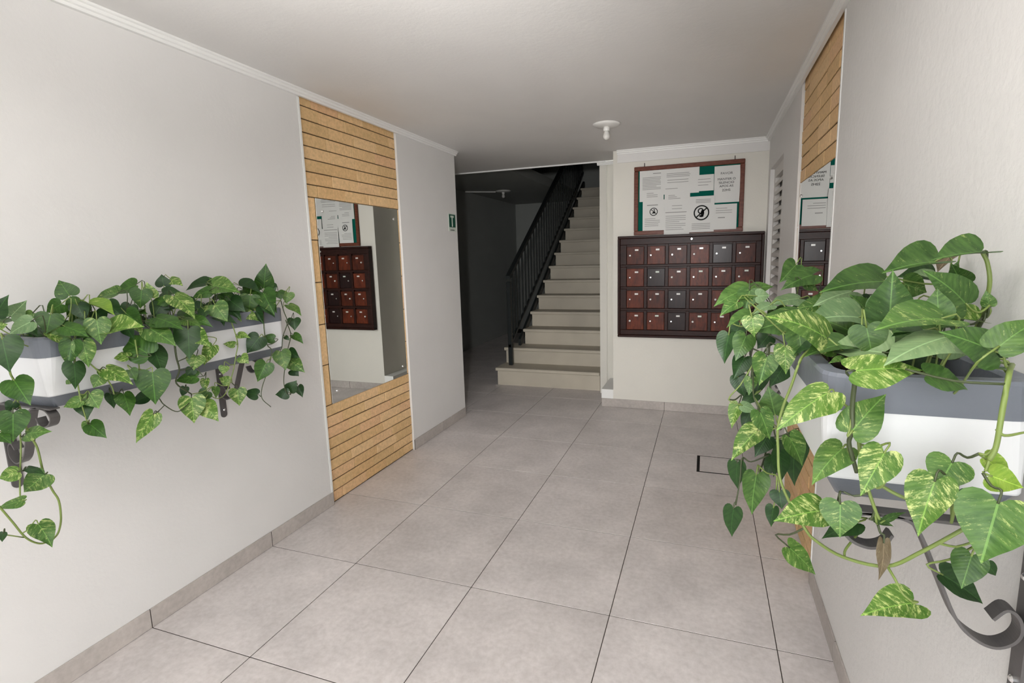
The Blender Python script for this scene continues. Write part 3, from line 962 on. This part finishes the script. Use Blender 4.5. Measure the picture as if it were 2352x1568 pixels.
UP = Vector((0, 0, 1))
class Plant:
    def __init__(self, side, label):
        self.s = 1 if side == 'left' else -1
        self.wall = WF if self.s > 0 else RF
        self.axis = 0 if self.s > 0 else 1
        self.rnd = random.Random(5 if self.s > 0 else 9)
        self.root = thing('pothos_plant', label, 'plant', (self.wall + self.s * PD / 2, (PY0 + PY1) / 2, PZ_T - 0.045), 'potted trailing plants')
        self.nodes = []          # (point) places a stalk may start from
        self.leaves = []
    def clampw(self, p):
        d = (p.x - self.wall) * self.s
        if d < 0.03:
            p.x = self.wall + self.s * 0.03
        return p
    def place(self, B, T, w3, v, shape):
        a = (T - B)
        Ln = a.length
        a = a / Ln
        view = (CP - B).normalized()
        vp = (view - a * view.dot(a))
        vp = vp.normalized() if vp.length > 1e-4 else UP
        q = a.cross(vp)
        if q.z < 0 or (abs(q.z) < 0.15 and q.x * self.s < 0):
            q = -q
        c = w3 / (LW * Ln)
        ys = 1.0
        if c > 1.0:
            ys = min(1.6, c)
            c = 1.0
        c = max(c, 0.3)
        if B.z < PZ_T - 0.02 and c < 0.88:      # hanging leaves turn their face outwards
            ys, c = max(0.45, c / 0.88), 0.88
        # leaves seldom face the lens exactly
        n = (vp * c + q * math.sqrt(max(0.0, 1 - c * c))).normalized()
        yv = n.cross(a)
        if c > 0.75:
            shape = (0, 2, 5)[shape % 3]
        o = bpy.data.objects.new('leaf', leaf_data(shape, v))
        COL.objects.link(o)
        o.parent = self.root
        M = Matrix((a * Ln, yv * Ln * ys, n * Ln)).transposed().to_4x4()
        M.translation = B - Vector(ORIGIN[self.root.name])
        o.matrix_local = M
        self.leaves.append((B.copy(), a, o))
        return o
    def leaf(self, bx, by, tx, ty, w, plane, v, near=0.22):
        B = on(bx, by, self.axis, plane)
        depth = (B - CP).dot(CF)
        Lp = math.hypot(tx - bx, ty - by) * depth / CAM['f']
        dt = depth - near * Lp * self.rnd.uniform(0.2, 1.4)
        T = CP + ray(tx, ty) * dt
        B, T = self.clampw(B), self.clampw(T)
        self.place(B, T, w * depth / CAM['f'] * 1.06, v, self.rnd.randrange(len(SHAPES)))
    def fill(self, n, size, kinds, front):
        """low leaves that close the crown over the soil and along the rim"""
        s, rnd = self.s, self.rnd
        for i in range(n):
            hang = i < front
            y_ = PY0 + 0.03 + (PY1 - PY0 - 0.06) * ((i * 0.618) % 1.0)
            d = rnd.uniform(PD - 0.02, PD + 0.03) if hang else rnd.uniform(0.05, PD - 0.03)
            z = PZ_T + (rnd.uniform(-0.01, 0.03) if hang else rnd.uniform(-0.005, 0.055))
            B = Vector((self.wall + s * d, y_, z))
            ang = rnd.uniform(-1.2, 1.2)
            a = Vector((s * math.cos(ang), math.sin(ang), rnd.uniform(-1.2, -0.3) if hang else rnd.uniform(-0.35, 0.45))).normalized()
            Ln = size * rnd.uniform(0.75, 1.2)
            T = B + a * Ln
            if (T.x - self.wall) * s < 0.03:
                continue
            n_ = UP * 0.9 + Vector((s * 0.5, -0.55, 0)) + Vector((rnd.uniform(-.3, .3), rnd.uniform(-.3, .3), 0))
            n_ = (n_ - a * n_.dot(a)).normalized()
            yv = n_.cross(a)
            o = bpy.data.objects.new('leaf', leaf_data(rnd.randrange(len(SHAPES)), rnd.choice(kinds)))
            COL.objects.link(o)
            o.parent = self.root
            M = Matrix((a * Ln, yv * Ln * rnd.uniform(0.9, 1.1), n_ * Ln)).transposed().to_4x4()
            M.translation = B - Vector(ORIGIN[self.root.name])
            o.matrix_local = M
            self.leaves.append((B.copy(), a, o))
    def vine(self, pts, r0, r1, dark=False, name='vine_stem'):
        P = [self.clampw(on(p[0], p[1], self.axis, p[2])) for p in pts]
        part(name, *tube(P, r0, r1, 7, 5), M_STEMD if dark else M_STEM, self.root, True)
        self.nodes += catmull(P, 3)
    def stalks(self):
        """join every leaf to the nearest stem, soil or higher leaf"""
        s, wall = self.s, self.wall
        lo, hi = sorted((wall + s * 0.05, wall + s * (PD - 0.06)))
        for B, a, o in sorted(self.leaves, key=lambda q: -q[0].z):
            best, bd = None, 1e9
            for nd in self.nodes:
                d = (nd - B).length + (0.0 if nd.z > B.z - 0.02 else 0.10)
                if 0.02 < d < bd:
                    best, bd = nd, d
            soil = Vector((min(max(B.x, lo), hi), min(max(B.y, PY0 + 0.05), PY1 - 0.05), PZ_T - 0.05))
            if B.z > PZ_T - 0.03:
                if bd > 0.09:
                    best = soil
            elif bd > 0.16:
                # trailing stem over the rim
                rimx = wall + s * (PD + 0.008)
                if self.s > 0 or B.x < wall - PD - 0.01:
                    over = Vector((rimx, min(max(B.y, PY0 + 0.03), PY1 - 0.03), PZ_T + 0.012))
                else:
                    over = Vector((min(max(B.x, lo), hi), PY0 - 0.012, PZ_T + 0.012))
                pts = [Vector((min(max(over.x, lo), hi), min(max(over.y, PY0 + 0.06), PY1 - 0.06), PZ_T - 0.05)), over,
                       over.lerp(B, 0.5) + Vector((0, 0, 0.01)), B]
                part('vine_stem', *tube(pts, 0.0028, 0.0018, 6, 4), M_STEM, self.root, True)
                self.nodes += catmull(pts, 4)[4:]
                continue
            back = B - a * min(0.03, (best - B).length * 0.4)
            mid = back.lerp(best, 0.5) + Vector((0, 0, -0.006))
            st = part('petiole', *tube([B + a * 0.002, back, mid, best], 0.0014, 0.0019, 5, 3), M_STEMD if self.rnd.random() < 0.4 else M_STEM, self.root, True)
            if B.z < PZ_T:
                self.nodes.append(back.copy())

RIGHT = '''
1720 662 1640 690 42 1.50 0|1727 664 1779 652 28 1.55 0|1722 666 1712 714 48 1.48 0|1694 693 1653 722 32 1.45 1|1828 608 1793 646 44 1.70 0|1868 630 1796 655 44 1.62 0
1852 621 1889 618 18 1.70 0|1850 650 1882 668 22 1.60 1|1838 685 1768 692 32 1.50 5|1738 680 1770 678 34 1.45 5|2032 645 1888 655 62 1.25 0|1958 668 1872 692 54 1.30 5
1885 700 1828 706 36 1.30 1|1842 732 1727 753 72 1.25 0|1770 700 1727 716 22 1.30 5|1728 728 1733 773 46 1.20 2|1725 722 1668 742 24 1.25 0|1903 777 1783 711 66 1.00 2
1975 728 1858 722 60 1.10 5|1995 718 1956 675 36 1.15 0|1835 762 1842 816 58 1.10 0|1947 788 1850 806 44 1.00 0|1922 774 1970 796 44 1.15 4|1990 750 2005 822 74 0.96 0
2043 735 2051 621 92 1.00 0|2010 716 2015 660 32 1.10 5|2150 600 2031 615 54 1.10 0|2256 578 2143 588 46 1.00 0|2196 586 2150 620 26 1.15 6|2195 622 2207 596 13 1.12 0
2246 650 2188 611 52 1.10 0|2142 640 2063 631 38 1.20 4|2146 640 2098 621 20 1.18 5|2074 650 2133 673 58 1.10 1|2220 698 2142 619 70 0.98 0|2156 728 2152 661 60 0.95 0
2165 731 2016 738 62 0.90 1|2246 736 2165 722 32 1.00 2|2195 746 2150 750 28 1.00 0|2174 772 2030 820 72 0.85 5|2120 760 2050 762 22 0.95 4|2288 808 2171 758 80 0.82 0
2292 797 2400 716 76 0.80 0|2172 790 2229 819 64 0.90 5|2287 702 2264 667 28 1.00 1|2287 702 2319 681 32 1.00 1|1961 851 2126 838 76 0.80 2|2132 860 2239 886 54 0.80 0
1957 990 2034 898 80 0.82 1|2032 1038 1978 1135 80 0.80 2|2188 1060 2150 1126 86 0.80 1|2148 1103 2104 1226 90 0.78 2|2275 1092 2356 1122 62 0.77 3|2262 1052 2332 1106 44 0.78 3
2293 1153 2253 1294 140 0.745 1|2198 1132 2225 1206 46 0.86 4|2232 1274 2208 1352 66 0.80 0|2163 1318 2274 1388 54 0.845 4|2268 1294 2292 1326 26 0.86 4|2097 1384 1983 1402 72 0.78 2
2030 1244 2027 1339 28 0.82 6|2010 1195 2056 1207 16 0.83 0|2030 1196 2080 1171 16 0.83 0|1886 1172 1780 1190 72 0.85 2|1930 1155 1929 1236 80 0.82 1|1966 1200 1888 1230 42 0.88 4
1812 1256 1881 1320 48 0.95 1|1737 1090 1722 1180 56 1.15 0|1693 1062 1689 1124 38 1.25 4|1685 1167 1675 1233 40 1.20 4|1790 1128 1796 1169 42 1.10 4|1777 1164 1768 1210 28 1.10 4
1830 1008 1814 1116 52 1.30 4|1802 1020 1772 1092 40 1.35 4|1903 900 1783 977 76 0.85 2|1761 818 1744 884 54 1.15 1|1803 795 1805 858 46 1.10 2|1800 843 1770 886 42 1.25 4
1780 952 1765 889 66 1.15 0|1674 768 1660 834 42 1.35 4|1714 770 1690 827 48 1.30 0|1710 820 1685 870 42 1.30 4|1695 864 1711 914 38 1.30 4|1725 868 1720 907 28 1.20 1
1735 905 1699 931 28 1.30 4|1696 928 1677 982 30 1.25 2|1704 930 1742 946 24 1.20 5|1745 944 1772 1010 46 1.10 1|1740 988 1677 1051 48 1.15 2|1722 948 1704 987 30 1.30 4
1762 1003 1735 1047 44 1.25 4|1812 1001 1849 1071 46 1.10 1|1790 1040 1801 1107 38 1.20 4|1936 1028 1860 1102 66 0.85 1|1945 833 1904 829 10 0.95 1|2292 846 2231 840 22 0.85 0
1765 770 1740 800 40 1.40 4|1800 735 1760 765 44 1.45 4|1900 730 1850 748 40 1.35 4|1700 745 1680 780 34 1.40 4|1750 860 1735 910 36 1.35 4|1775 1050 1760 1095 34 1.35 4
2100 700 2060 740 46 1.15 4|2220 720 2190 760 40 1.12 4|2000 690 1960 720 40 1.30 4|1850 820 1820 850 36 1.30 4|2075 795 2020 815 40 1.02 4|1905 690 1930 720 34 1.40 4
'''
LEFT = '''
159 678 134 642 44 -1.85 0|141 698 104 719 36 -1.80 0|116 722 106 766 50 -1.76 0|188 694 152 730 46 -1.80 0|178 700 196 737 36 -1.80 4|195 735 197 767 38 -1.77 4
-8 722 13 679 34 -1.80 4|24 727 59 692 40 -1.85 5|76 718 58 732 26 -1.82 1|72 738 13 767 36 -1.74 5|-4 750 16 744 16 -1.75 2|5 778 22 853 64 -1.69 4
270 673 208 685 24 -1.85 1|312 654 260 673 28 -1.85 0|325 666 322 708 42 -1.82 0|203 697 264 717 20 -1.80 3|248 697 281 727 34 -1.80 4|376 656 371 629 30 -1.88 4
346 682 337 648 32 -1.82 2|391 640 419 653 22 -1.88 2|373 671 412 667 24 -1.86 4|384 690 343 692 24 -1.80 0|400 679 450 723 42 -1.78 2|358 729 419 749 38 -1.74 0
289 719 327 749 42 -1.76 0|222 734 232 790 48 -1.72 1|254 758 327 745 36 -1.72 2|344 754 404 789 46 -1.72 1|340 812 269 768 62 -1.70 0|350 798 379 857 42 -1.72 4
432 756 435 824 56 -1.70 4|293 819 244 811 22 -1.73 2|446 764 481 794 38 -1.70 2|488 794 464 838 30 -1.70 2|606 661 611 605 40 -1.85 0|502 666 477 634 34 -1.85 0
476 647 423 663 20 -1.88 4|482 667 438 683 24 -1.80 0|488 655 547 666 42 -1.82 1|532 690 493 675 28 -1.80 0|549 655 600 668 22 -1.85 4|558 665 592 673 24 -1.84 0
575 679 572 717 50 -1.78 0|529 690 560 713 40 -1.76 4|494 700 521 737 44 -1.74 1|604 671 629 720 46 -1.76 0|621 654 631 673 24 -1.84 4|639 669 646 687 24 -1.82 0
662 672 657 697 28 -1.80 1|664 700 694 720 18 -1.80 1|675 732 677 758 28 -1.80 4|674 769 697 787 18 -1.80 0|655 773 665 781 10 -1.78 4|547 768 573 773 17 -1.72 2
538 791 511 788 16 -1.72 2|596 774 566 812 42 -1.71 4|629 778 597 775 22 -1.72 0|554 819 571 834 26 -1.72 2|645 807 656 849 38 -1.76 1|664 807 687 821 24 -1.80 4
667 827 699 854 34 -1.80 1|671 849 686 863 28 -1.82 4|611 834 591 877 40 -1.72 0|664 896 681 874 28 -1.80 4|661 903 631 906 26 -1.78 4|685 887 695 912 20 -1.82 4
591 906 557 900 26 -1.74 4|545 894 550 932 36 -1.74 2|526 876 501 867 22 -1.74 2|515 841 512 860 22 -1.72 2|495 889 498 914 16 -1.74 1|472 871 470 899 18 -1.74 2
440 913 446 972 52 -1.70 2|469 929 501 966 40 -1.70 2|476 899 454 922 28 -1.72 0|425 889 418 912 18 -1.74 4|452 865 398 872 28 -1.71 0|442 847 428 864 38 -1.72 4
451 817 445 850 38 -1.71 2|243 846 304 877 36 -1.72 2|350 855 357 927 66 -1.68 0|299 849 313 872 26 -1.70 0|230 866 214 891 42 -1.72 1|284 904 301 952 36 -1.74 0
341 909 298 926 28 -1.76 4|254 904 263 937 24 -1.77 4|352 951 307 1017 38 -1.68 2|206 904 227 937 44 -1.72 1|190 919 201 962 38 -1.74 4|200 970 187 986 16 -1.74 1
207 974 243 1004 36 -1.73 0|166 784 154 842 40 -1.72 0|190 784 206 842 42 -1.71 1|170 834 176 892 40 -1.71 4|160 875 151 883 16 -1.72 1|186 919 143 936 26 -1.72 1
32 873 68 927 56 -1.70 0|31 924 14 947 24 -1.72 4|30 948 30 1014 56 -1.70 0|60 996 112 988 32 -1.70 1|-2 998 26 1016 24 -1.70 0|42 1083 -8 1101 34 -1.70 2
103 1089 48 1136 50 -1.70 1|64 1074 102 1086 16 -1.70 4|52 1149 -12 1166 24 -1.70 1|88 1203 121 1250 44 -1.70 1|8 1223 2 1246 14 -1.70 4|220 715 240 745 36 -1.80 4
370 700 350 730 40 -1.82 4|450 690 430 715 36 -1.82 4|300 700 285 735 32 -1.84 4|150 735 130 760 36 -1.82 4|540 680 520 705 36 -1.84 4|60 745 85 770 30 -1.80 4
'''
def rows(txt):
    for ln in txt.strip().replace('\n', '|').split('|'):
        f = ln.split()
        yield [float(x) for x in f[:6]] + [int(f[6])]
PR = Plant('right', 'large bright pothos with big leaves trailing from the right wall planter')
Q = PR.vine
Q([(1878, 790, 1.0), (1846, 815, .97), (1833, 840, .95), (1818, 885, .95), (1800, 930, .95), (1787, 980, .95), (1787, 1030, .95), (1791, 1095, .94), (1812, 1150, .93), (1848, 1212, .90),
   (1872, 1240, .88), (1935, 1278, .85), (2035, 1300, .82), (2120, 1265, .80), (2225, 1208, .78), (2275, 1180, .80)], 0.0022, 0.0027)
Q([(2325, 838, .84), (2318, 858, .80), (2302, 945, .775), (2288, 1025, .77), (2272, 1056, .77)], 0.0034, 0.0030)
Q([(2289, 985, .772), (2308, 1000, .77), (2352, 993, .78)], 0.0022, 0.0015)
Q([(1966, 860, .82), (1958, 930, .83), (1958, 985, .825), (1950, 1015, .83), (1958, 1050, .83), (1968, 1085, .83)], 0.0034, 0.003, True)
Q([(1972, 1005, .83), (1977, 1050, .83), (1990, 1110, .825), (2010, 1170, .825), (2020, 1192, .825)], 0.0030, 0.0022)
Q([(2038, 1060, .80), (2035, 1100, .80), (2015, 1120, .81), (1990, 1090, .82)], 0.0022, 0.0022)
Q([(1998, 1098, .815), (2050, 1130, .80), (2100, 1152, .79), (2150, 1165, .79)], 0.0026, 0.0024)
Q([(2200, 1068, .80), (2198, 1120, .80), (2190, 1175, .80), (2185, 1200, .81)], 0.0026, 0.002)
Q([(1903, 777, 1.0), (1935, 805, .98), (1972, 842, .96), (1990, 850, .98)], 0.0020, 0.0022)
Q([(2256, 579, 1.0), (2268, 605, 1.0), (2273, 655, 1.0), (2276, 720, 1.02), (2280, 790, 1.05)], 0.0030, 0.0034)
Q([(2246, 652, 1.10), (2246, 700, 1.1), (2240, 760, 1.1)], 0.0024, 0.0026, True)
Q([(2287, 702, 1.0), (2278, 740, 1.02), (2275, 790, 1.05)], 0.0032, 0.0036, True)
Q([(2038, 1300, .82), (2056, 1330, .80), (2072, 1362, .785), (2096, 1383, .78)], 0.0020, 0.0016)
Q([(1968, 1228, .88), (1942, 1262, .86), (1940, 1282, .85)], 0.0020, 0.0018)
Q([(1903, 900, .85), (1930, 920, .85), (1958, 945, .84)], 0.0016, 0.002)
Q([(1738, 770, 1.42), (1728, 800, 1.38), (1722, 830, 1.36), (1712, 900, 1.34), (1706, 960, 1.32)], 0.0026, 0.0022, True)
Q([(1770, 770, 1.42), (1766, 810, 1.38), (1770, 870, 1.36), (1765, 950, 1.34), (1760, 1030, 1.3), (1745, 1085, 1.2)], 0.0028, 0.002, True)
Q([(1765, 1045, 1.25), (1725, 1060, 1.25), (1705, 1052, 1.25), (1700, 1100, 1.22), (1690, 1160, 1.2)], 0.0018, 0.0016, True)
for r_ in rows(RIGHT):
    PR.leaf(*r_)
PR.fill(34, 0.085, (0, 0, 4, 4, 5, 1), 0)
PR.stalks()
PL = Plant('left', 'dense pothos with many small leaves trailing from the left wall planter')
Q = PL.vine
X = -1.72
Q([(62, 985, -1.70), (72, 1005, X), (86, 1030, X), (100, 1085, X), (120, 1125, X), (135, 1150, X), (140, 1190, X), (134, 1222, X), (120, 1240, -1.71)], 0.0028, 0.0026)
Q([(-30, 1130, X), (0, 1165, X), (30, 1200, X), (60, 1235, X), (92, 1248, X), (118, 1240, X)], 0.0026, 0.0024)
Q([(8, 1227, X), (55, 1234, X)], 0.0016, 0.0016)
Q([(46, 985, X), (48, 1030, X), (46, 1080, X), (46, 1135, X), (50, 1148, X)], 0.0022, 0.0018)
Q([(527, 726, -1.745), (538, 758, X), (546, 790, X), (542, 815, X), (536, 850, X), (520, 900, X), (500, 915, X), (478, 905, X)], 0.0022, 0.0016)
Q([(605, 712, -1.745), (607, 760, X), (614, 792, X), (624, 806, X), (615, 850, X), (602, 890, X), (602, 915, X), (622, 934, X)], 0.0024, 0.0014, True)
Q([(645, 690, -1.76), (652, 715, -1.76), (660, 740, -1.76), (650, 772, -1.76), (648, 795, -1.76)], 0.0022, 0.0018, True)
Q([(656, 735, -1.77), (668, 768, -1.78), (662, 798, -1.78), (655, 840, -1.77), (652, 880, -1.78), (662, 906, -1.78), (680, 893, -1.80)], 0.0022, 0.0016, True)
Q([(401, 788, X), (405, 820, X), (412, 850, X), (405, 880, X), (440, 905, X)], 0.0034, 0.0024, True)
Q([(366, 915, X), (378, 930, -1.70), (408, 945, -1.70), (435, 925, -1.70)], 0.0018, 0.0016, True)
Q([(378, 930, -1.70), (366, 942, -1.69), (352, 952, -1.68)], 0.0014, 0.0013, True)
Q([(208, 836, X), (240, 865, X), (256, 886, X), (262, 905, X)], 0.0022, 0.002)
Q([(15, 770, X), (22, 850, X), (32, 875, X), (40, 920, X), (55, 960, X), (62, 990, X)], 0.0026, 0.0026)
Q([(172, 770, -1.745), (172, 830, X), (180, 890, X), (188, 930, X), (200, 968, X)], 0.0024, 0.0016)
Q([(310, 780, X), (318, 830, X), (325, 880, X), (345, 905, X)], 0.0024, 0.0018)
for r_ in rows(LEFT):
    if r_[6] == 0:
        r_[6] = 7              # shaded copy: weaker light on this plant painted into its leaves
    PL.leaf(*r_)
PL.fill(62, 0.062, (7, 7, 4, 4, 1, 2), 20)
PL.stalks()
